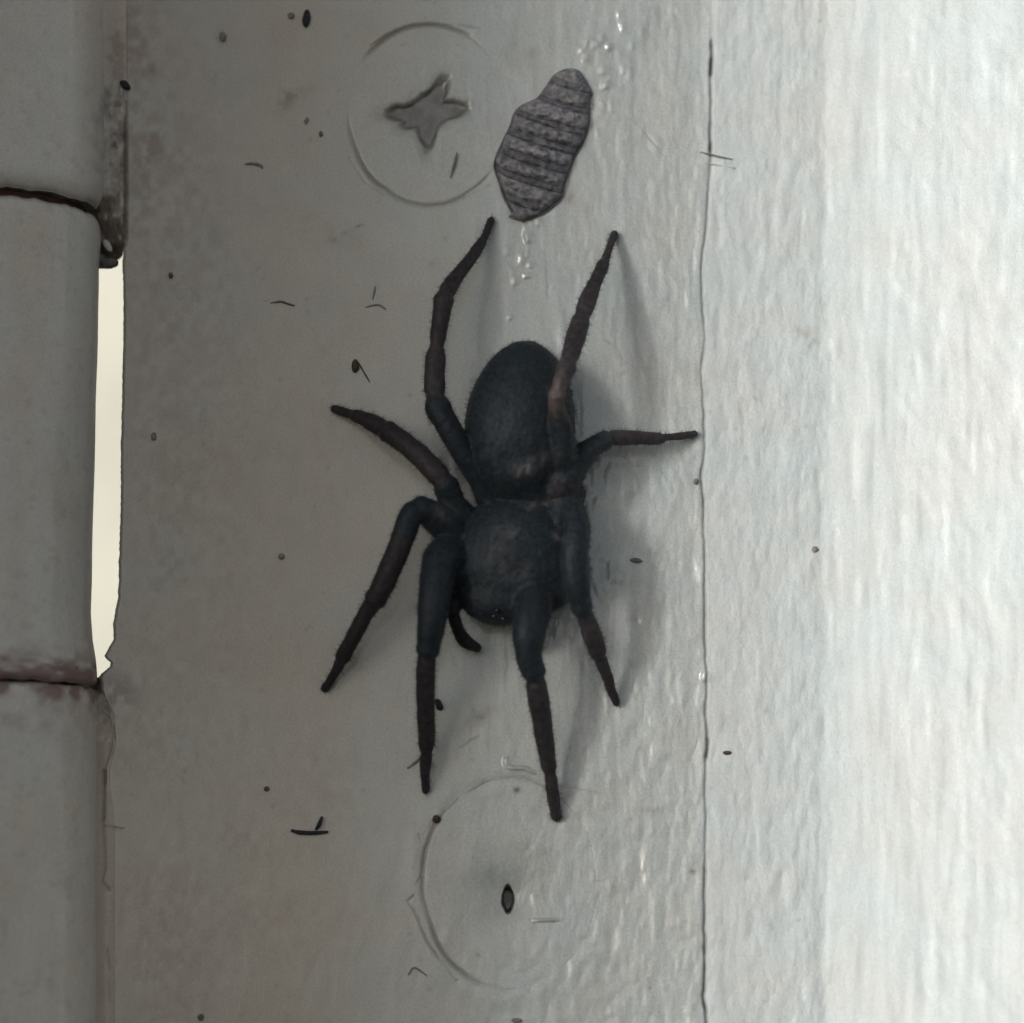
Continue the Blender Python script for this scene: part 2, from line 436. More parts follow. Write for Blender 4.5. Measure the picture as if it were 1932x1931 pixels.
def make_screw(S, label):
    nrr, nth = 150, 420
    R, TH = np.meshgrid(np.linspace(0.002, 1.0, nrr) ** .8 * 1.012, np.linspace(0, 2 * np.pi, nth, endpoint=False), indexing='ij')
    wob = 1 + 0.05 * fbm(np.degrees(TH) % 360, TH * 0 + S['c'][0], 36, 99, 2, 3)
    x = S['c'][0] + S['r'][0] * R * wob * np.cos(TH); y = S['c'][1] + S['r'][1] * R * wob * np.sin(TH)
    h, col = surface_free(x, y)
    r, m, th = screw_polar(S, x, y)
    h += (1.6 if S is S1 else .5) * (1 - r ** 2) + .35 - .8 * sstep(.992, 1.012, r)
    near = np.exp(-(np.clip(1 - r, 0, 9) * S['r'][0] / 3.5) ** 2)
    h -= 6 * m * near
    if S is S2:
        h += 1.5 * fbm(x, y, 60, 60, 8, 2)
    rc = recess(S, x, y)
    h -= (10 if S is S1 else 66) * rc
    f = (.6 * m * near)[..., None]; col = col * (1 - f) + DIRT_AND_SHADE * 1.4 * f
    f = (np.clip(rc * 1.3, 0, 1) * (.93 if S is S1 else .9) * (.92 + .35 * fbm(x, y, 20, 20, 5, 3)))[..., None]
    f = np.clip(f, 0, .92); col = col * (1 - f) + (DIRT_AND_SHADE * .75 if S is S1 else DIRT_AND_SHADE * .2) * f  # recess colour carries the hollow's shade as well as dirt
    if S is S1:
        f = (gauss(x, y, 812, 215, 75, 42) * .10)[..., None]; col = col * (1 - f) + DIRT_AND_SHADE * f
    P = at(x, y, 0); P[..., 1] -= h / PX
    fc = grid_faces(nrr, nth, wrap=True)[:, ::-1]
    me = raw_mesh('screw', P.reshape(-1, 3), fc, col.reshape(-1, 3), parent=hinge)
    return link('screw', me, M_PLATE, hinge, label)

def surface_free(x, y):
    """the same paint, sampled at scattered points instead of a grid"""
    right = sstep(650, 1150, x)
    h = 0.30 * fbm(x, y, 60, 90, 1, 3) + 0.8 * fbm(x, y, 260, 420, 4, 2)
    h += (0.25 + .85 * right + .45 * sstep(1000, 1250, x)) * fbm(x, y, 17, 42, 2, 3) * 1.15
    h += right * 1.5 * (np.abs(fbm(x, y, 40, 52, 6, 2, rot=.3)) ** .7)
    xx = x + 6 * fbm(x, y, 60, 120, 8, 2)
    h += (0.1 + 0.8 * sstep(950, 1400, x)) * fbm(xx, y, 13, 80, 7, 2) * 0.8
    col = np.empty(x.shape + (3,)); col[:] = PLATE_C
    w = sstep(500, 1000, x)[..., None]
    col *= (1 - w) * np.array([.85, .735, .635]) + w  # same left ramp: yellowed paint with shade in the colour
    for cx, cy, sx, sy, rot, c, s in STAINS:
        if s > 0 and abs(cx - x.mean()) < 400 and abs(cy - y.mean()) < 400:
            g = np.clip(gauss(x, y, cx, cy, sx, sy, rot) * (1 + 2.2 * fbm(x, y, 16, 20, 7, 3)) * s, 0, .9)[..., None]
            col = col * (1 - g) + c * g
    for cx, cy, sx, sy, rot, s in SPECKS:
        g = (gauss(x, y, cx, cy, sx, sy, rot) * s)[..., None]; col = col * (1 - g) + DIRT_AND_SHADE * g
    for cx, cy, sx, sy, rot, a in GLINTS:
        if abs(cx - x.mean()) < 300 and abs(cy - y.mean()) < 300: h = h + facet(x, y, cx, cy, sx, sy, rot, a)
    return h, col
make_screw(S1, 'screw head under paint with an open cross recess')
make_screw(S2, 'screw head thickly clogged with paint, only a small dark hole left')

# knuckles: world cylinder
AX = float(at(-22, 965, 0)[0]); RB = 0.492; YC = -0.02
def barrel(name, y_top, y_bot, edge_px, web=None, seed=0, bev=(6, 6), label=None, shift=0.0, stain=None):
    """y_top / y_bot: photo rows (at the silhouette). web: function(py) -> right limit in pixels of paint that fillets the barrel into the leaf"""
    ys = np.arange(y_top, y_bot + .1, 3.0) if y_bot - y_top < 1200 else np.arange(y_top, y_bot, 4.0)
    ys = np.sort(np.concatenate([ys, [y_bot]]))
    na = 150
    ang = np.linspace(-math.pi, math.radians(88), na)       # 0 = towards the camera, + = right
    Yg, A = np.meshgrid(ys, ang, indexing='ij')
    wb = 4.5 * fbm(A * 200, A * 0, 22, 99, 3 + seed, 3)
    Ys = Yg + wb * np.exp(-((Yg - y_top) / 8) ** 2) + wb * np.exp(-((y_bot - Yg) / 8) ** 2)
    ex = edge_px(Yg)
    xe = at(ex, Yg, 15)[..., 0]                              # world x of the silhouette
    z = at(ex, Ys, 15)[..., 2]
    relief = (0.9 * fbm(A * 200 + 900, Yg, 26, 120, 2 + seed, 3) + 0.5 * fbm(A * 200 + 900, Yg, 9, 60, 4 + seed, 2) + 2.0 * fbm(A * 200 + 900, Yg, 120, 300, 6 + seed, 2)) / PX
    dt, db = (Yg - y_top), (y_bot - Yg)
    bevel = -(bev[0] * np.exp(-(dt / bev[0]) ** 1.3) + bev[1] * np.exp(-(db / bev[1]) ** 1.3)) / PX
    R = RB + relief + bevel + shift
    cx = xe - RB
    Xw = cx + R * np.sin(A); Yw = YC - R * np.cos(A)
    P = np.stack([Xw, Yw, z], -1)
    col = np.empty(P.shape); col[:] = np.array([.82, .775, .69])
    pxx = 966 + Xw * PX
    bl = sstep(.0, .4, fbm(A * 200, Yg, 90, 200, 5 + seed, 4))[..., None]
    col *= 1 - bl * np.array([.03, .06, .09])
    d = np.exp(-(dt / 5) ** 2) * .6 + np.exp(-(db / 6) ** 2) * .6
    if stain: 
        f, cc = stain(pxx, Yg, A, dt, db); col = col * (1 - f[..., None]) + cc * f[..., None]
    f = np.clip(d, 0, .85)[..., None]
    col = col * (1 - f) + DIRT_AND_SHADE * .8 * f
    # streaks and freckles
    g = (sstep(.30, .46, fbm(A * 200, Yg, 14, 18, 8 + seed, 2)) * .14)[..., None]
    col = col * (1 - g) + DIRT_AND_SHADE * 1.5 * g
    fc = grid_faces(*A.shape)
    # end discs
    n0 = P.shape[0] * P.shape[1]; caps = []; extra = []
    for k, row in ((0, 0), (1, P.shape[0] - 1)):
        c = P[row].mean(0); c[0] = cx[row, 0]; c[1] = YC
        extra.append(c)
        i = row * na + np.arange(na - 1)
        t = np.stack([i, i + 1, np.full(na - 1, n0 + k), np.full(na - 1, n0 + k)], -1)
        caps.append(t if k else t[:, ::-1])
    P2 = np.concatenate([P.reshape(-1, 3), np.array(extra)])
    C2 = np.concatenate([col.reshape(-1, 3), np.array([DIRT_AND_SHADE, DIRT_AND_SHADE])])
    import bmesh
    me = raw_mesh(name, P2, fc, C2, parent=hinge)
    bm = bmesh.new(); bm.from_mesh(me); bm.verts.ensure_lookup_table()
    for t in np.concatenate(caps):
        try: bm.faces.new([bm.verts[int(v)] for v in dict.fromkeys(t.tolist())])
        except ValueError: pass
    bm.to_mesh(me); bm.free()
    return link(name, me, M_KNUCKLE, hinge, label)

GAPL = np.array([(360, 186), (400, 189), (455, 190), (500, 187), (634, 185.5), (765, 181.6), (897, 179), (995, 175.5), (1160, 172.5), (1209, 175.5), (1242, 181), (1270, 184), (1300, 185)], float)
def edge_mid(y): return np.interp(y, GAPL[:, 0], GAPL[:, 1])
def edge_top(y): return 196 + 0 * y
def edge_bot(y): return 186 + 0 * y

def stain_top(px, y, A, dt, db):
    g = sstep(150, 200, px) * sstep(140, 200, y) * (0.35 + .9 * fbm(px, y, 12, 22, 3, 3))
    return np.clip(g * .6, 0, .7), DIRT_AND_SHADE
def stain_mid(px, y, A, dt, db):
    n = 1 + 2.0 * fbm(A * 200, y, 30, 12, 3, 3)
    g = np.exp(-(db / 46) ** 2) * .72 * n * sstep(-100, 60, px) + np.exp(-(db / 14) ** 2) * .55
    return np.clip(g, 0, .85), np.array([.22, .095, .085])
def stain_bot(px, y, A, dt, db):
    n = 1 + 2.4 * fbm(A * 200, y, 26, 26, 6, 3)
    g = np.exp(-(dt / 22) ** 2) * .6 * n + np.exp(-(dt / 90) ** 2) * .25 * n
    return np.clip(g, 0, .85), np.array([.26, .14, .12])
barrel('knuckle', -560, 396, edge_top, seed=0, bev=(4, 15), label='upper knuckle with a grimy right side', stain=stain_top)
barrel('knuckle', 412, 1296, edge_mid, seed=1, bev=(11, 5), label='middle knuckle, set off from the leaf by a bright gap', stain=stain_mid)
barrel('knuckle', 1301, 2500, edge_bot, seed=2, bev=(7, 4), label='lower knuckle with a rust stained top edge', stain=stain_bot)

# hinge pin inside
import bmesh
def cyl_mesh(name, c, r, z0, z1, n=24):
    a = np.linspace(0, 2 * np.pi, n, endpoint=False)
    zz = np.linspace(z0, z1, 2)
    Z, A = np.meshgrid(zz, a, indexing='ij')
    P = np.stack([c[0] + r * np.cos(A), c[1] + r * np.sin(A), Z], -1)
    return raw_mesh(name, P.reshape(-1, 3), grid_faces(2, n, wrap=True), parent=hinge)
M_RUST = plain_material('rusty_steel', (0.075, 0.035, 0.03), 0.8, 0.4, 20)
link('pin', cyl_mesh('pin', (float(at(187, 700, 15)[0]) - RB, YC), RB - 0.07, -5.5, 5.5), M_RUST, hinge)

# paint webs that bridge knuckle and leaf above and below the gap
def web(name, y0, y1, xl, xr, depth, colf, label=None):
    ys = np.arange(y0, y1 + .1, 2.5); ts = np.linspace(0, 1, 44)
    Yg, T = np.meshgrid(ys, ts, indexing='ij')
    a = xl(Yg); b_ = xr(Yg); Xg = a + (b_ - a) * T
    h = depth(Xg, Yg, T)
    P = at(Xg, Yg, 0); P[..., 1] -= h / PX
    col = colf(Xg, Yg, T)
    link(name, raw_mesh(name, P.reshape(-1, 3), grid_faces(*Xg.shape), col.reshape(-1, 3), parent=hinge), M_PLATE, hinge, label)
def w1_depth(x, y, t):
    low = sstep(380, 455, y) + .8 * sstep(450, 470, y)
    h = 3 + 114 * (1 - 1.12 * sstep(375, 400, y)) * (1 - t) ** 2.1 - 9 * t * sstep(120, 260, y) * (1 - .0 * low) - 22 * low * np.sin(np.pi * t) ** .5 * 1.2
    h += 7 * fbm(x, y, 14, 26, 4, 3) * sstep(120, 200, y) + .8 * fbm(x, y, 40, 90, 2, 2)
    h -= 8 * np.exp(-((x - 238) / 4) ** 2) * sstep(140, 260, y) * (1.1 + fbm(x, y, 99, 30, 6, 2))
    return h
def w1_col(x, y, t):
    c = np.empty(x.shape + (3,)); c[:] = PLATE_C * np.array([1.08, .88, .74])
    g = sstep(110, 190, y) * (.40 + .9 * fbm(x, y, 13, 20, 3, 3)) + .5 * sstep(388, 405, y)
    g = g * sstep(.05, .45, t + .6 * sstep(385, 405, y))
    g = np.clip(g, 0, .85)[..., None]; c = c * (1 - g) + DIRT_AND_SHADE * 1.15 * g
    g = np.clip(gauss(x, y, 222, 110, 14, 45) * (.8 + fbm(x, y, 12, 12, 5, 2)), 0, .7)[..., None]
    c = c * (1 - g) + BROWN * g
    return c
web('paint_web', -560, 498, lambda y: 150 + 0 * y, lambda y: plate_left(y) + 2.0 - 12 * sstep(468, 496, y) * (1 + fbm(y, y * 0, 9, 99, 4, 2)), w1_depth, w1_col, 'grimy paint bridging the upper knuckle and the leaf')
def w2_depth(x, y, t):
    top = 1 - sstep(1278, 1330, y)
    h = 2 + 116 * (-.15 + 1.15 * sstep(1300, 1320, y)) * (1 - t) ** 1.5 - 26 * top * np.sin(np.pi * np.clip(t, 0, 1))
    h += 6 * fbm(x, y, 14, 20, 5, 3) * (1 - sstep(1360, 1440, y))
    for pts, wd, s in CRACKS[:6]:
        h -= 5 * s * np.exp(-(seg_dist(x, y, pts) / wd) ** 2)
    return h
def w2_col(x, y, t):
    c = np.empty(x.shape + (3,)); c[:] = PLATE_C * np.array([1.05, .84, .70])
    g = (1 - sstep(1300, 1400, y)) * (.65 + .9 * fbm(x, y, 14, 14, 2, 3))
    g = np.clip(g, 0, .9)[..., None]; c = c * (1 - g) + DIRT_AND_SHADE * .9 * g
    for pts, wd, s in CRACKS[:6]:
        g = (.85 * s * np.exp(-(seg_dist(x, y, pts) / wd) ** 2))[..., None]; c = c * (1 - g) + DIRT_AND_SHADE * g
    for cx, cy, r_ in ((177, 1488, 7), (172, 1550, 4), (168, 1600, 5)):
        g = (gauss(x, y, cx, cy, r_) * .6)[..., None]; c = c * (1 - g) + BROWN * .8 * g
    return c
web('paint_web', 1278, 2500, lambda y: 148 + 0 * y, lambda y: plate_left(y) + 2.0, w2_depth, w2_col, 'cracked paint bridging the lower knuckle and the leaf')

# the second leaf of the hinge, running off to the door edge
def box_mesh(name, x0, x1, y0, y1, z0, z1, bev=0.02, parent=None):
    bm = bmesh.new()
    bmesh.ops.create_cube(bm, size=1.0)
    for v in bm.verts:
        v.co = Vector((x0 + (v.co.x + .5) * (x1 - x0), y0 + (v.co.y + .5) * (y1 - y0), z0 + (v.co.z + .5) * (z1 - z0)))
        if parent: v.co -= parent.location
    bmesh.ops.bevel(bm, geom=bm.edges[:], offset=bev, segments=3, affect='EDGES', profile=.5)
    me = bpy.data.meshes.new(name); bm.to_mesh(me); bm.free()
    return me
ze0, ze1 = float(at(0, 1290)[2]), float(at(0, 415)[2])
link('door_side_leaf', box_mesh('door_side_leaf', -3.38, -2.62, 0.10, 0.30, ze0, ze1, .01, hinge), M_DOOR, hinge)

# ------------------------------------------------------------------ door frame: jamb board and stop moulding
frame = empty('door_frame', (1.2, 0, 0), 'white door frame with brushed gloss paint, right of the hinge leaf', 'door frame')
def frame_strip(name, x0f, x1f, cols, rows_, extra_h, label=None, skirt_right=None):
    Y, T = np.meshgrid(rows_, cols, indexing='ij')
    a = x0f(Y); b_ = x1f(Y); X = a + (b_ - a) * T
    H, C = surface(X, Y); H = H + extra_h(X)
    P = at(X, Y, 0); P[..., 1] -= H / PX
    fc = grid_faces(*X.shape); PP = P.reshape(-1, 3); CC = C.reshape(-1, 3)
    link(name, raw_mesh(name, PP, fc, CC, parent=frame), M_JAMB, frame, label)
rows2 = np.concatenate([np.linspace(-560, -20, 30)[:-1], np.arange(-20, 1956, 2.6), np.linspace(1956, 2500, 30)])
def stop_rise(x):
    t = np.clip(x - 1545, 0, None)
    return 0.27 * (np.sqrt(t * t + 16 ** 2) - 16)
def jamb_bow(x):        # faint rounded arris before the moulding
    return -1.2 * np.exp(-((x - 1556) / 14.0) ** 2)
frame_strip('jamb_board', lambda y: joint_x(y), lambda y: 1548 + 0 * y, np.linspace(0, 1, 105), rows2, lambda x: stop_rise(x) + jamb_bow(x))
frame_strip('stop_moulding', lambda y: 1548 + 0 * y, lambda y: 2500 + 0 * y, np.concatenate([np.linspace(0, .5, 160), np.linspace(.5, 1, 40)[1:]]), rows2, lambda x: stop_rise(x) + jamb_bow(x))
x0 = float(at(1500, 966)[0])
link('jamb_core', box_mesh('jamb_core', float(at(262, 966)[0]), x0 + 3.0, 0.26, 3.2, -6, 6, .03, frame), M_DOOR, frame)

# ------------------------------------------------------------------ unseen block added at the left, sized so its edge shades the leaf
door = bpy.data.objects.new('gate_stile', box_mesh('gate_stile', -6.8, -3.3, -4.0, 0.6, -6.5, 6.5, .12))
COL.objects.link(door); door.data.materials.append(M_DOOR)
tag(door, 'unseen cream painted stile standing just left of the hinge barrel', 'blocker')
wall = bpy.data.objects.new('wall', box_mesh('wall', -9.0, 0.5, 9.0, 9.8, -9, 9, .05))
COL.objects.link(wall); wall.data.materials.append(plain_material('cream_render', (.76, .755, .65), .8, .10, .8, .03))
tag(wall, 'sunlit cream wall seen through the narrow gap beside the middle knuckle', 'wall')

# ------------------------------------------------------------------ spider
def spider_material():
    m = bpy.data.materials.new('spider_cuticle'); m.use_nodes = True
    nt = m.node_tree; N = nt.nodes; L = nt.links
    p = N['Principled BSDF']
    geo = N.new('ShaderNodeNewGeometry')
    att = N.new('ShaderNodeVertexColor'); att.layer_name = 'Col'
    n = N.new('ShaderNodeTexNoise'); n.inputs['Scale'].default_value = 45; n.inputs['Detail'].default_value = 4
    L.new(geo.outputs['Position'], n.inputs['Vector'])
    mr = N.new('ShaderNodeMapRange'); mr.inputs['From Min'].default_value = .3; mr.inputs['From Max'].default_value = .7
    mr.inputs['To Min'].default_value = .72; mr.inputs['To Max'].default_value = 1.35
    L.new(n.outputs['Fac'], mr.inputs['Value'])
    vm = N.new('ShaderNodeVectorMath'); vm.operation = 'SCALE'
    L.new(att.outputs['Color'], vm.inputs[0]); L.new(mr.outputs[0], vm.inputs['Scale'])
    L.new(vm.outputs[0], p.inputs['Base Color'])
    p.inputs['Roughness'].default_value = 0.56
    p.inputs['Specular IOR Level'].default_value = 0.25
    p.inputs['Sheen Weight'].default_value = 0.05
    p.inputs['Sheen Roughness'].default_value = 0.5
    b = N.new('ShaderNodeBump'); b.inputs['Distance'].default_value = 0.006; b.inputs['Strength'].default_value = .7
    L.new(n.outputs['Fac'], b.inputs['Height']); L.new(b.outputs['Normal'], p.inputs['Normal'])
    return m
M_SPIDER = spider_material()
M_HAIR = plain_material('spider_hair', (0.035, 0.035, 0.038), .7, .3)
M_EYE = plain_material('spider_eye', (0.01, 0.01, 0.012), .12, .1, 5, .0, .8)

TEAL = np.array([.014, .021, .027]); LEG = np.array([.031, .026, .029]); LEGP = np.array([.045, .037, .041]); RED = np.array([.085, .062, .058])
sv, sf, scol = [], [], []     # source geometry
def blob(c, r, rot=0, n=28, m=36, col=TEAL, shape=None):
    """closed ellipsoid; c = (px, py, h), r = (rx, ry, rh) in pixels"""
    off = sum(len(v) for v in sv)
    th = np.linspace(0, np.pi, n); ph = np.linspace(0, 2 * np.pi, m, endpoint=False)
    T, Pp = np.meshgrid(th, ph, indexing='ij')
    lx, ly, lh = np.sin(T) * np.cos(Pp), -np.cos(T), np.sin(T) * np.sin(Pp)
    if shape is not None: lx, ly, lh = shape(lx, ly, lh)
    x, y, h = lx * r[0], ly * r[1], lh * r[2]
    cc, ss = math.cos(rot), math.sin(rot)
    P = at(c[0] + x * cc - y * ss, c[1] + x * ss + y * cc, np.maximum(c[2] + h, 3))
    sv.append(P.reshape(-1, 3)); sf.append(grid_faces(n, m, wrap=True, off=off)); scol.append(np.tile(col, (n * m, 1)))

def cubic(pts, n):
    """Catmull-Rom through the rows of pts"""
    p = np.asarray(pts, float); p = np.vstack([2 * p[0] - p[1], p, 2 * p[-1] - p[-2]])
    out = []
    for i in range(1, len(p) - 2):
        t = np.linspace(0, 1, n, endpoint=(i == len(p) - 3))[:, None]
        a, b, c, d = p[i - 1], p[i], p[i + 1], p[i + 2]
        out.append(.5 * ((2 * b) + (c - a) * t + (2 * a - 5 * b + 4 * c - d) * t ** 2 + (3 * b - a - 3 * c + d) * t ** 3))
    return np.vstack(out)

def limb(nodes, cols, joints=(), seed=0):
    """nodes: (px, py, h, r); joints: positions (0..1 along) where the leg is pinched"""
    off = sum(len(v) for v in sv)
    q = cubic(nodes, 9)
    n = len(q); m = 14
    W = at(q[:, 0], q[:, 1], q[:, 2]); R = np.maximum(q[:, 3], 2.5) / PX
    s = np.linspace(0, 1, n)
    R = R * (1 + .07 * fbm(s * 900 + seed * 50, s * 0, 40, 99, seed, 2))
    for j in joints:
        R = R * (1 - .20 * np.exp(-((s - j) / .012) ** 2)) * (1 + .10 * np.exp(-((s - j + .03) / .02) ** 2))
    rings = []
    tan = np.gradient(W, axis=0); tan /= np.linalg.norm(tan, axis=1)[:, None] + 1e-9
    up = np.array([0, -1.0, 0])
    a = np.linspace(0, 2 * np.pi, m, endpoint=False)
    for k in range(n):
        e1 = np.cross(tan[k], up); e1 /= np.linalg.norm(e1) + 1e-9
        e2 = np.cross(e1, tan[k])
        rings.append(W[k] + R[k] * (np.cos(a)[:, None] * e1 + .9 * np.sin(a)[:, None] * e2))
    V = np.array(rings)
    # close both ends
    V = np.concatenate([np.repeat(W[:1] - tan[:1] * R[0] * .6, m, 0)[None], V, np.repeat(W[-1:] + tan[-1:] * R[-1] * .9, m, 0)[None]])
    V[..., 1] = np.minimum(V[..., 1], -0.004)
    ck = np.array([c for _, c in cols]); cs = np.array([t for t, _ in cols])
    cc = np.stack([np.interp(np.concatenate([[0], s, [1]]), cs, ck[:, i]) for i in range(3)], -1)
    sv.append(V.reshape(-1, 3)); sf.append(grid_faces(n + 2, m, wrap=True, off=off)); scol.append(np.repeat(cc, m, 0))

def abdomen_shape(lx, ly, lh):      # widest below the middle, rounded tip at the top
    k = 1 + .08 * ly - .05 * ly * ly
    return lx * k, ly, lh
blob((982, 792, 98), (104, 150, 76), .10, shape=abdomen_shape, col=TEAL)
blob((990, 905, 80), (82, 50, 52), 0, col=TEAL)
def cara_shape(lx, ly, lh):
    k = 1 - .10 * np.clip(ly, 0, 1) ** 2
    return lx * k, ly, lh * (1 - .12 * ly)
blob((972, 1058, 84), (120, 122, 56), 0, shape=cara_shape, col=TEAL * 1.15)
blob((950, 1124, 86), (84, 58, 44), 0, col=TEAL)                       # head front
blob((936, 1152, 62), (28, 26, 34), 0.2, col=TEAL * .9)                # chelicerae
blob((985, 1154, 62), (28, 26, 34), -.2, col=TEAL * .9)
# coxae
for c, r in (((890, 990, 72), (36, 26, 30)), ((866, 1018, 78), (42, 34, 34)), ((862, 1075, 82), (40, 44, 40)), ((1062, 935, 74), (44, 36, 34)),
             ((1064, 960, 84), (36, 44, 40)), ((1062, 1060, 80), (42, 52, 44)), ((1030, 1110, 78), (52, 44, 40)), ((880, 1110, 72), (36, 36, 36)), ((1060, 880, 92), (36, 50, 40))):
    blob(c, r, 0, n=18, m=24, col=TEAL * 1.1)
D = TEAL
# left legs, top to bottom
limb([(930, 965, 70, 24), (906, 908, 95, 22), (874, 856, 118, 22), (846, 806, 128, 23), (824, 762, 126, 23), (820, 705, 122, 19), (826, 640, 118, 16), (833, 590, 114, 17),
      (841, 555, 108, 18), (862, 522, 84, 14), (885, 493, 60, 12), (905, 464, 34, 11), (914, 448, 24, 8), (927, 414, 9, 8)],
     [(0, D), (.30, D), (.34, LEGP), (.42, LEGP), (.5, LEG), (.62, LEGP * .9), (.7, LEG), (1, LEG * 1.1)], (.33, .45, .62, .92), 1)
limb([(890, 990, 72, 28), (858, 958, 92, 26), (838, 912, 108, 23), (798, 866, 104, 21), (752, 828, 90, 20), (712, 803, 70, 18), (682, 788, 50, 14), (660, 781, 30, 10), (628, 771, 9, 8)],
     [(0, D), (.24, D), (.28, LEGP), (.40, LEGP * .9), (.5, LEG), (.8, LEG), (1, LEG)], (.27, .6, .86), 2)
limb([(868, 1020, 80, 30), (830, 985, 108, 30), (797, 962, 128, 24), (776, 972, 136, 22), (760, 1015, 134, 23), (742, 1060, 130, 22), (720, 1110, 122, 21), (704, 1138, 112, 19),
      (690, 1158, 102, 15), (668, 1200, 82, 15), (645, 1243, 54, 14), (634, 1266, 40, 10), (611, 1302, 9, 8)],
     [(0, D), (.2, D), (.3, D * 1.2), (.36, LEG), (.6, LEG), (1, LEG)], (.21, .60, .86), 3)
limb([(868, 1062, 84, 36), (838, 1050, 118, 36), (826, 1085, 140, 33), (820, 1130, 152, 30), (814, 1180, 152, 27), (808, 1222, 142, 22), (804, 1250, 132, 18), (803, 1300, 108, 18),
      (804, 1350, 84, 17), (805, 1400, 60, 15), (803, 1440, 40, 12), (802, 1462, 30, 10), (803, 1495, 9, 8)],
     [(0, D), (.45, D), (.5, LEG), (.8, LEG), (1, LEGP)], (.47, .80), 4)
# right legs
limb([(1050, 935, 80, 26), (1062, 880, 120, 26), (1062, 820, 160, 22), (1050, 768, 184, 16), (1054, 735, 192, 16), (1070, 690, 182, 17), (1083, 648, 162, 19), (1094, 612, 142, 18),
      (1108, 570, 116, 17), (1120, 540, 94, 14), (1136, 505, 66, 12), (1147, 475, 42, 8), (1160, 440, 9, 8)],
     [(0, D), (.20, D), (.27, RED * .7), (.33, RED), (.40, LEGP * 1.1), (.5, LEG), (.65, LEGP), (.75, LEG), (1, LEGP)], (.34, .44, .62, .88), 5)
limb([(1040, 945, 78, 34), (1062, 905, 104, 36), (1092, 868, 112, 27), (1122, 842, 108, 20), (1152, 828, 96, 16), (1200, 826, 70, 14), (1242, 828, 48, 12), (1254, 826, 42, 8), (1285, 823, 24, 8), (1313, 818, 9, 7)],
     [(0, LEGP), (.2, D), (.38, D * 1.4), (.48, LEGP), (1, LEGP)], (.45, .76), 6)
limb([(1050, 1000, 84, 32), (1080, 968, 116, 26), (1088, 1000, 142, 25), (1084, 1050, 152, 27), (1088, 1100, 148, 26), (1098, 1145, 134, 18), (1110, 1180, 118, 18), (1122, 1212, 98, 18), (1132, 1242, 76, 14),
      (1144, 1272, 50, 11), (1152, 1298, 32, 10), (1164, 1329, 9, 8)],
     [(0, D), (.5, D), (.55, LEGP), (.65, LEG), (1, LEG)], (.5, .73), 7)
limb([(1005, 1105, 88, 40), (1005, 1150, 128, 36), (998, 1195, 148, 31), (998, 1240, 142, 25), (1008, 1275, 130, 21), (1016, 1320, 112, 20), (1024, 1370, 88, 19), (1032, 1425, 64, 16),
      (1038, 1462, 46, 13), (1044, 1505, 28, 12), (1050, 1546, 10, 10)],
     [(0, D), (.40, D), (.46, LEG), (.7, LEG), (1, LEGP)], (.42, .8), 8)
# palps
limb([(880, 1120, 74, 18), (855, 1145, 86, 14), (862, 1182, 78, 12), (878, 1210, 56, 13), (903, 1224, 30, 9)], [(0, D), (.4, LEG * .8), (1, LEG * .8)], (.4,), 9)
limb([(1000, 1140, 80, 16), (1002, 1170, 82, 13), (1000, 1200, 60, 12), (990, 1216, 44, 9)], [(0, D), (1, D)], (.5,), 10)

V = np.concatenate(sv); F = np.concatenate(sf); SC = np.concatenate(scol)
root_loc = Vector((float(V[:, 0].mean()), 0.0, float(V[:, 2].mean())))
tmp = bpy.data.objects.new('spider_source', raw_mesh('spider_source', V, F))
COL.objects.link(tmp)
rm = tmp.modifiers.new('r', 'REMESH'); rm.mode = 'VOXEL'; rm.voxel_size = 0.0085; rm.use_smooth_shade = True
sm = tmp.modifiers.new('s', 'SMOOTH'); sm.factor = .5; sm.iterations = 3
dg = bpy.context.evaluated_depsgraph_get()
me = bpy.data.meshes.new_from_object(tmp.evaluated_get(dg))
me.name = 'spider'
bpy.data.objects.remove(tmp)
nv = len(me.vertices)
co = np.empty(nv * 3, np.float32); me.vertices.foreach_get('co', co); co = co.reshape(-1, 3)
nm = np.empty(nv * 3, np.float32); me.vertices.foreach_get('normal', nm); nm = nm.reshape(-1, 3)
from mathutils.kdtree import KDTree
kd = KDTree(len(V))
for i, v in enumerate(V): kd.insert(v, i)
kd.balance()
near = np.array([kd.find(c)[1] for c in co])
vc = SC[near].copy()
# world -> photo pixel, for the markings of the body
cpx = 966 + co[:, 0] / (co[:, 1] + DIST * CP) * PX * DIST * 1.0
def topix(c):
    d = c - np.array(cam.location)
    f = d[:, 1] * CP + d[:, 2] * SP; upv = -d[:, 1] * SP + d[:, 2] * CP
    return 966 + d[:, 0] / f * DIST * PX, 965.5 - upv / f * DIST * PX
cpx, cpy = topix(co)
pale = np.zeros(nv)
for (a, b_, sx, sy, rot, s) in ((965, 1004, 12, 8, .2, .22), (966, 1088, 9, 10, 0, .2), (992, 1083, 8, 11, .2, .2), (1052, 1012, 9, 5, .6, .35), (1003, 955, 11, 8, 0, .3), (1018, 946, 14, 6, .1, .22),
                           (985, 885, 14, 10, -.4, .35), (1020, 868, 26, 9, -.4, .22), (1052, 742, 12, 12, 0, .3), (838, 965, 16, 12, .2, .2), (940, 1030, 14, 34, .2, .10)):
    pale += s * np.exp(-.5 * ((((cpx - a) * math.cos(rot) + (cpy - b_) * math.sin(rot)) / sx) ** 2 + ((-(cpx - a) * math.sin(rot) + (cpy - b_) * math.cos(rot)) / sy) ** 2))
pale *= (1 + 1.4 * fbm(cpx, cpy, 9, 9, 3, 2))
pale = np.clip(pale, 0, .7)[:, None]
vc = vc * (1 - pale) + np.array([.20, .185, .18]) * pale
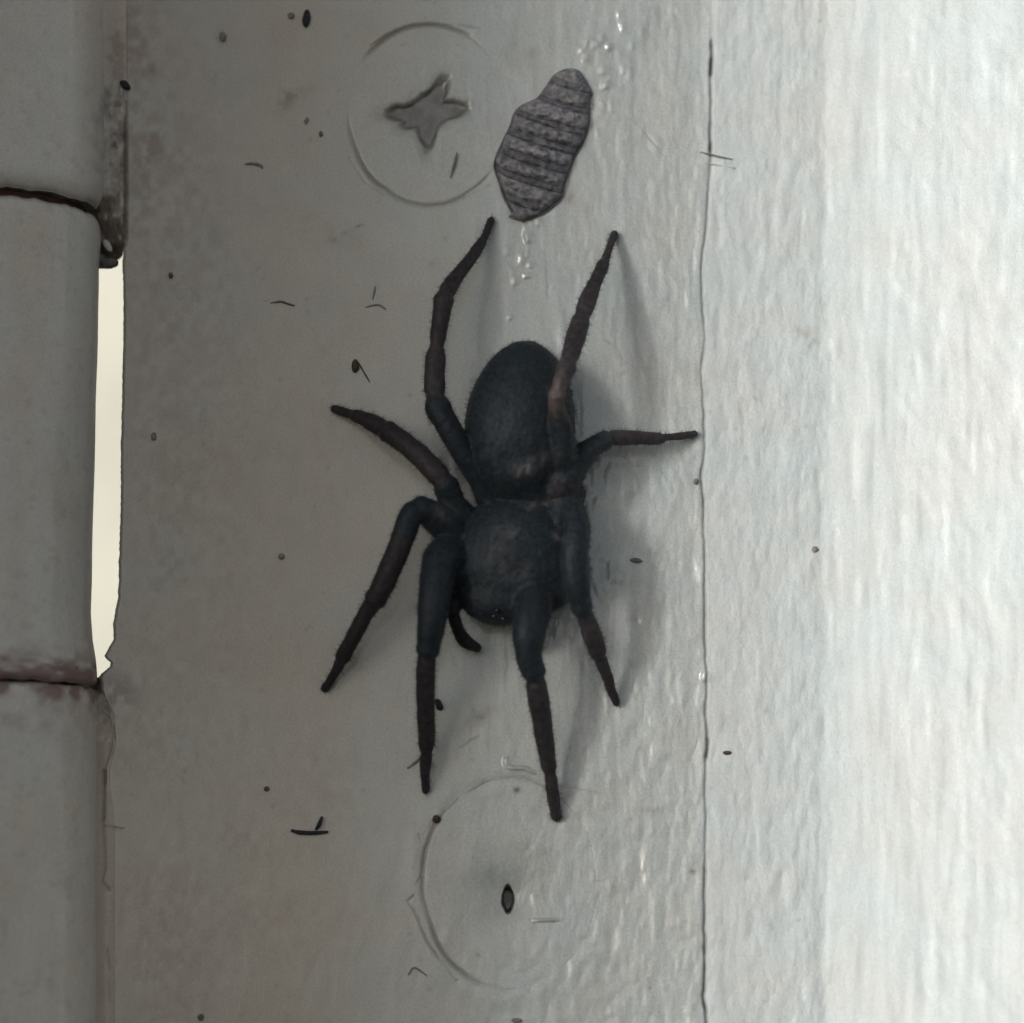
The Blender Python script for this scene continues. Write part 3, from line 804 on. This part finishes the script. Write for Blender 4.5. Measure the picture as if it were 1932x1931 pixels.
st = (np.clip(fbm(cpx, cpy, 7, 30, 5, 2, rot=.3), 0, 1) * 1.4 * np.exp(-.5 * (((cpx - 970) / 60) ** 2 + ((cpy - 830) / 70) ** 2)))[:, None]
vc = vc * (1 + 1.2 * st)
a_ = me.color_attributes.new('Col', 'FLOAT_COLOR', 'POINT')
c4 = np.ones((nv, 4), np.float32); c4[:, :3] = vc
a_.data.foreach_set('color', c4.ravel())
rough = (1.3 * fbm(cpx + co[:, 1] * 300, cpy, 14, 16, 4, 3))[:, None] / PX
co = co + nm * rough; co[:, 1] = np.minimum(co[:, 1], -.003)
co2 = co - np.array(root_loc)
me.vertices.foreach_set('co', co2.astype(np.float32).ravel()); me.update()
spider = link('spider', me, M_SPIDER, None, 'dark hairy spider facing downwards on the hinge leaf between the two screw heads', 'spider')
spider.location = root_loc

# short hairs
rr = np.random.RandomState(3)
idx = rr.choice(nv, 22000, replace=False)
b0 = co[idx] - nm[idx] * .004; N0 = nm[idx]
down = rr.normal(0, .45, (len(idx), 3)); dirv = N0 + down; dirv /= np.linalg.norm(dirv, axis=1)[:, None]
ln = rr.uniform(.010, .030, len(idx))[:, None]
side = np.cross(dirv, rr.normal(0, 1, (len(idx), 3))); side /= np.linalg.norm(side, axis=1)[:, None]
side *= .0013
tipv = b0 + dirv * ln
tipv[:, 1] = np.minimum(tipv[:, 1], -.003)
third = np.cross(dirv, side / .0018) * .0018
HV = np.stack([b0 - side, b0 + side, b0 + third * 1.2, tipv], 1).reshape(-1, 3)
k = np.arange(len(idx))[:, None] * 4
HF = np.concatenate([k + np.array([0, 1, 3]), k + np.array([1, 2, 3]), k + np.array([2, 0, 3])])
hm = raw_mesh('hair', HV, HF, smooth=False, parent=spider)
link('hair', hm, M_HAIR, spider, None, None, None, 'stuff')

def ball(name, c, r, mat, parent, seg=12):
    bm = bmesh.new(); bmesh.ops.create_icosphere(bm, subdivisions=2, radius=r / PX)
    w = Vector(at(*c).tolist())
    for v in bm.verts: v.co += w - (parent.location if parent else Vector())
    for f in bm.faces: f.smooth = True
    m_ = bpy.data.meshes.new(name); bm.to_mesh(m_); bm.free()
    return link(name, m_, mat, parent)
for c, r in (((932, 1163, 116), 4.5), ((950, 1168, 114), 5), ((970, 1168, 114), 5), ((987, 1163, 116), 4.5), ((938, 1152, 127), 4), ((978, 1152, 127), 4)):
    ball('eye', c, r, M_EYE, spider)

# ------------------------------------------------------------------ ridged husk above the spider
OUT = np.array([(1078, 131), (1092, 136), (1104, 152), (1116, 176), (1112, 190), (1110, 235), (1104, 258), (1096, 276), (1082, 300), (1072, 330), (1066, 345), (1060, 372), (1040, 392), (1015, 408), (990, 416), (962, 410),
                (966, 402), (952, 376), (940, 340), (933, 318), (935, 300), (950, 265), (962, 240), (972, 212), (990, 198), (1012, 188), (1030, 165), (1045, 145), (1062, 134)], float)
husk = empty('insect_husk', tuple(at(1025, 275)), 'flat ridged grey brown insect husk stuck to the hinge leaf above the spider', 'husk')
def husk_material():
    m = plain_material('husk_shell', (.25, .242, .255), .75, .55, 34, .02, .3)
    return m
M_HUSK = husk_material(); M_HUSKM = plain_material('husk_shell_mid', (.21, .205, .215), .75, .55, 34, .02, .3); M_HUSKD = plain_material('husk_shell_dark', (.15, .152, .167), .75, .5, 34, .02, .3)
axis0 = np.array([1082, 128.]); axis1 = np.array([988, 420.])
ad = axis1 - axis0; AL = np.linalg.norm(ad); ad /= AL; an = np.array([-ad[1], ad[0]])      # an points left/down
tilt = 0.18
rel = OUT - axis0
S_ = rel @ ad; U_ = rel @ an
def half_width(s, side):
    """extent of the outline on one side at arc s (intersection of the polygon with a cross line)"""
    best = 0.0
    n = len(OUT)
    for i in range(n):
        s0, s1 = S_[i], S_[(i + 1) % n]
        if (s0 - s) * (s1 - s) <= 0 and s0 != s1:
            u = U_[i] + (U_[(i + 1) % n] - U_[i]) * (s - s0) / (s1 - s0)
            if u * side > best: best = u * side
    return best
NS = 15
wts = np.array([1.35 if i % 2 == 0 else .75 for i in range(NS)]); wts = np.concatenate([[0], np.cumsum(wts)]) / wts.sum()
bounds = 3 + (AL - 7) * wts + np.array([0] + [random.uniform(-3, 3) for _ in range(NS - 1)] + [0])
for k in range(NS):
    s0, s1 = bounds[k], bounds[k + 1] + 3
    ns, nu = 14, 40
    ss = np.linspace(s0, s1, ns); vs = []
    hk = 24 * math.sin(math.pi * (k + .7) / (NS + .4)) ** .6 + 10
    for s in ss:
        wl, wr = half_width(s, 1), half_width(s, -1)
        u = np.linspace(-wr, wl, nu); mid = (wl - wr) / 2; hw = (wl + wr) / 2 + 1e-6
        q = (s - s0) / (s1 - s0)
        prof = np.sqrt(np.clip(1 - ((u - mid) / hw) ** 2, 0, 1))
        h = 4 + hk * prof * (0.72 + .45 * math.sin(math.pi * q) ** .7) - 3 * q
        bend = 5 * ((u - mid) / hw) ** 2
        h = h * (.8 if k % 2 else 1.0) + prof * 5 * fbm(u, u * 0 + s, 11, 8, 4, 2)
        p = axis0 + ad * (s - bend[:, None] * .5 + tilt * 0) + an * u[:, None]
        vs.append(at(p[:, 0] + 1.2 * fbm(u, u * 0 + s, 8, 8, 6, 1), p[:, 1], h))
    # side wall down to the plate
    vs = np.array(vs)
    lo = vs.copy(); lo[..., 1] = np.minimum(-0.002, lo[..., 1] + 0.0) * 0 - .001
    G = np.concatenate([lo[:1], vs, lo[-1:]]); 
    l = G[:, :1].copy(); l[..., 1] = -.001; r_ = G[:, -1:].copy(); r_[..., 1] = -.001
    G = np.concatenate([l, G, r_], 1)
    fc = grid_faces(G.shape[0], G.shape[1])
    link('segment', raw_mesh('segment', G.reshape(-1, 3), fc, parent=husk), M_HUSKD if k % 2 else (M_HUSK, M_HUSKM)[(k // 2) % 2], husk)
# dark rim round the husk
rimp = np.vstack([OUT, OUT[:1]])
def tube_mesh(name, pts, parent=None, m=8, seed=0, noise=.15):
    """pts rows (px, py, h, r)"""
    q = cubic(pts, 7); n = len(q)
    W = at(q[:, 0], q[:, 1], q[:, 2]); s = np.arange(n)
    R = np.maximum(q[:, 3], .5) / PX * (1 + noise * 2 * fbm(s * 1.0, s * 0, 4, 9, seed, 2))
    tan = np.gradient(W, axis=0); tan /= np.linalg.norm(tan, axis=1)[:, None] + 1e-9
    a = np.linspace(0, 2 * np.pi, m, endpoint=False); rings = []
    for k in range(n):
        e1 = np.cross(tan[k], [0, -1.0, 0.05]); e1 /= np.linalg.norm(e1) + 1e-9; e2 = np.cross(e1, tan[k])
        rings.append(W[k] + R[k] * (np.cos(a)[:, None] * e1 + np.sin(a)[:, None] * e2))
    Vv = np.array(rings)
    Vv = np.concatenate([np.repeat(W[:1], m, 0)[None], Vv, np.repeat(W[-1:], m, 0)[None]])
    return raw_mesh(name, Vv.reshape(-1, 3), grid_faces(n + 2, m, wrap=True), parent=parent)
M_RIM = plain_material('husk_rim', (.16, .157, .165), .8, .4, 30)
link('rim', tube_mesh('rim', [(p[0], p[1], 4, 2.0) for p in rimp], husk, 8, 3), M_RIM, husk)

# ------------------------------------------------------------------ loose bits stuck to the paint
M_BLACK = plain_material('black_grit', (.018, .02, .022), .6, .4, 30)
M_DUST = plain_material('dark_grit', (.13, .12, .11), .8, .4, 30)
M_GREY = plain_material('grey_fibre', (.25, .235, .22), .8, .3, 30)
M_BROWNB = plain_material('brown_grit', (.075, .05, .035), .7, .4, 30)
M_PALE = plain_material('pale_flake', (.62, .62, .56), .6, .1, 20)

def lump(name, c, r, rot, mat, label, cat, seed=1, parent=None, group=None):
    """irregular grain lying on the paint; c = (px, py), r = (long, short, high)"""
    th = np.linspace(0, np.pi, 12); ph = np.linspace(0, 2 * np.pi, 18, endpoint=False)
    T, Pp = np.meshgrid(th, ph, indexing='ij')
    k = 1 + .5 * vnoise(T * 2.2 + seed, Pp * 1.3, seed) * np.sin(T)
    x, y, h = np.sin(T) * np.cos(Pp) * k * r[1], -np.cos(T) * r[0], np.sin(T) * np.sin(Pp) * k * r[2]
    cc, ss = math.cos(rot), math.sin(rot)
    P = at(c[0] + x * cc - y * ss, c[1] + x * ss + y * cc, r[2] * .6 + h)
    root = at(c[0], c[1], 0)
    class _P: location = Vector(root.tolist())
    pr = parent or _P
    me_ = raw_mesh(name, P.reshape(-1, 3), grid_faces(12, 18, wrap=True), parent=pr)
    o = link(name, me_, mat, parent, label, cat, group)
    if parent is None: o.location = _P.location
    return o
def fibre(name, pts, mat, label, cat, r=1.6, h=3, seed=1, group=None, parent=None):
    root = at(pts[0][0], pts[0][1], 0)
    class _P: location = Vector(root.tolist())
    n = len(pts)
    o = link(name, tube_mesh(name, [(p[0], p[1], h + (p[2] if len(p) > 2 else 0), r * (0.55 if i in (0, n - 1) else 1)) for i, p in enumerate(pts)], parent or _P, 6, seed), mat, parent, label, cat, group)
    if parent is None: o.location = _P.location
    return o
lump('seed', (578, 35), (17, 7.5, 6), .1, M_BLACK, 'small black seed-like grain near the top edge, left of the upper screw', 'grain', 2)
lump('grit', (549, 30), (6, 6, 4), 0, M_GREY, 'faint grey grit just left of the black seed-like grain at the top', 'grit', 3)
lump('grit', (420, 70), (10, 6, 4), 0, M_GREY, 'grey smudge of grit between the upper knuckle and the black seed-like grain', 'grit', 4)
lump('grit', (236, 161), (12, 7, 6), -.9, M_BLACK, 'black crumb on the dirty edge between upper knuckle and leaf', 'grit', 5)
lump('grit', (605, 253), (6.0, 3.4, 3.4), 0, M_DUST, 'small dark speck left of the upper screw recess', 'grit', 6)
lump('grit', (578, 228), (7, 4, 3), .3, M_GREY, 'pale grey speck above the small dark one, left of the upper screw', 'grit', 7)
fibre('fibre', [(462, 310), (478, 309), (492, 313), (495, 318)], M_GREY, 'short thick grey fibre left of the upper screw, level with its lower rim', 'fibre', 3.0, 2, 2)
fibre('fibre', [(862, 288), (857, 310), (850, 336)], M_GREY, 'straight grey fibre on the upper screw head, below right of its recess', 'fibre', 2.6, 7, 3)
fibre('fibre', [(510, 572), (524, 570), (530, 569), (545, 574), (556, 577)], M_DUST, 'dark kinked fibre left of the upper left leg of the spider', 'fibre', 2.0, 2, 4)
fibre('fibre', [(690, 580), (705, 576), (716, 576), (728, 584)], M_GREY, 'thin arched grey fibre between the kinked fibre and the raised leg', 'fibre', 1.8, 2, 5)
fibre('fibre', [(708, 540), (706, 552), (703, 565)], M_GREY, 'short upright grey fibre above the thin arched one', 'fibre', 1.6, 2, 6)
lump('seed', (670, 691), (13, 7, 6), .05, M_BROWNB, 'brown seed-shaped grain above the left legs of the spider', 'grain', 6)
fibre('fibre', [(676, 684), (684, 698), (692, 712), (698, 722)], M_BROWNB, 'thin brown thread trailing from the brown seed-shaped grain', 'fibre', 1.4, 2, 7)
fibre('twig_crumb', [(549, 1567), (565, 1571), (590, 1572), (619, 1570)], M_BLACK, 'black twig crumb with a raised end, lying level below the left legs', 'twig', 4.2, 5, 8)
tw = bpy.data.objects['twig_crumb']
fibre('side_twig', [(596, 1566), (602, 1556, 4), (608, 1541, 7)], M_BLACK, None, None, 4.2, 6, 9, parent=tw)
lump('grain', (823, 1546), (8, 7.5, 7), 0, M_BROWNB, 'round reddish brown grain under the left front leg tip', 'grain', 9)
lump('grit', (503, 1489), (5.1, 5.1, 4.2), 0, M_DUST, 'round dark speck above left of the black twig crumb', 'grit', 10)
lump('grit', (379, 1920), (6.8, 6.0, 4.2), .4, M_DUST, 'dark speck at the bottom edge, left part of the leaf', 'grit', 11)
lump('grit', (975, 1926), (5, 10, 4), 0, M_GREY, 'grey speck at the bottom edge below the lower screw', 'grit', 12)
lump('grit', (148, 867), (5.1, 7.6, 4.2), .1, M_DUST, 'dark speck on the middle knuckle beside the bright gap', 'grit', 13)
lump('grit', (122, 1122), (6.0, 5.1, 4.2), 0, M_DUST, 'dark speck low on the middle knuckle above the rust stain', 'grit', 14)
for nm_, cpt in (('a', (148, 867)), ('b', (122, 1122))):
    pass
lump('grit', (322, 520), (6.0, 4.2, 3.4), 0, M_DUST, 'small dark speck right of the dark clot at the top of the gap', 'grit', 15)
lump('grit', (290, 824), (8, 5, 3), .1, M_GREY, 'grey speck right of the bright gap, level with the abdomen', 'grit', 16)
lump('grit', (531, 1050), (6, 6, 4), .1, M_GREY, 'grey speck left of the bent left legs', 'grit', 17)
lump('grit', (1372, 1421), (4, 9, 3), 0, M_BROWNB, 'brown fleck just right of the joint between leaf and frame', 'grit', 18)
lump('grit', (1200, 1058), (5, 11, 4), .1, M_GREY, 'grey fleck in the soft shadow right of the spider', 'grit', 19)
lump('grit', (1537, 1037), (6, 6, 3), .1, M_GREY, 'pale grey speck on the frame near the moulding', 'grit', 20)
lump('grit', (1313, 909), (6, 5, 4), .1, M_GREY, 'grey speck at the joint below the right leg tip', 'grit', 21)
lump('grit', (828, 1330), (12, 7, 8), -.5, M_BLACK, 'black crumb touching the right side of the left front leg', 'grit', 22)
fibre('fibre', [(768, 1450), (782, 1440), (794, 1430)], M_GREY, 'grey fibre crossing behind the left front leg near its tip', 'fibre', 2.6, 3, 10)
fibre('fibre', [(818, 1766 + 70), (770, 1840), (782, 1826), (806, 1842)][1:], M_GREY, 'short bowed fibre below left of the lower screw', 'fibre', 1.8, 2, 11)
fibre('fibre', [(1321, 287), (1340, 292), (1360, 297), (1381, 301)], M_GREY, 'grey fibre lying across the joint near the top', 'fibre', 2.2, 3, 12)
fibre('fibre', [(1328, 307), (1350, 311), (1388, 318)], M_PALE, 'pale thin fibre right below the grey one across the joint', 'fibre', 1.5, 2, 13)
M_STRAND = plain_material('strand', (.45, .44, .38), .8, .1)
# dark clot and pale flake at the top of the gap
lump('dirt_clot', (206, 497), (18, 10, 10), 1.5, M_DUST, 'dark clot of dirt wedged in the top of the bright gap', 'dirt', 23)
lump('paint_flake', (203, 464), (14, 6, 6), -.6, M_PALE, 'pale paint flake stuck above the dark clot in the gap', 'flake', 24)
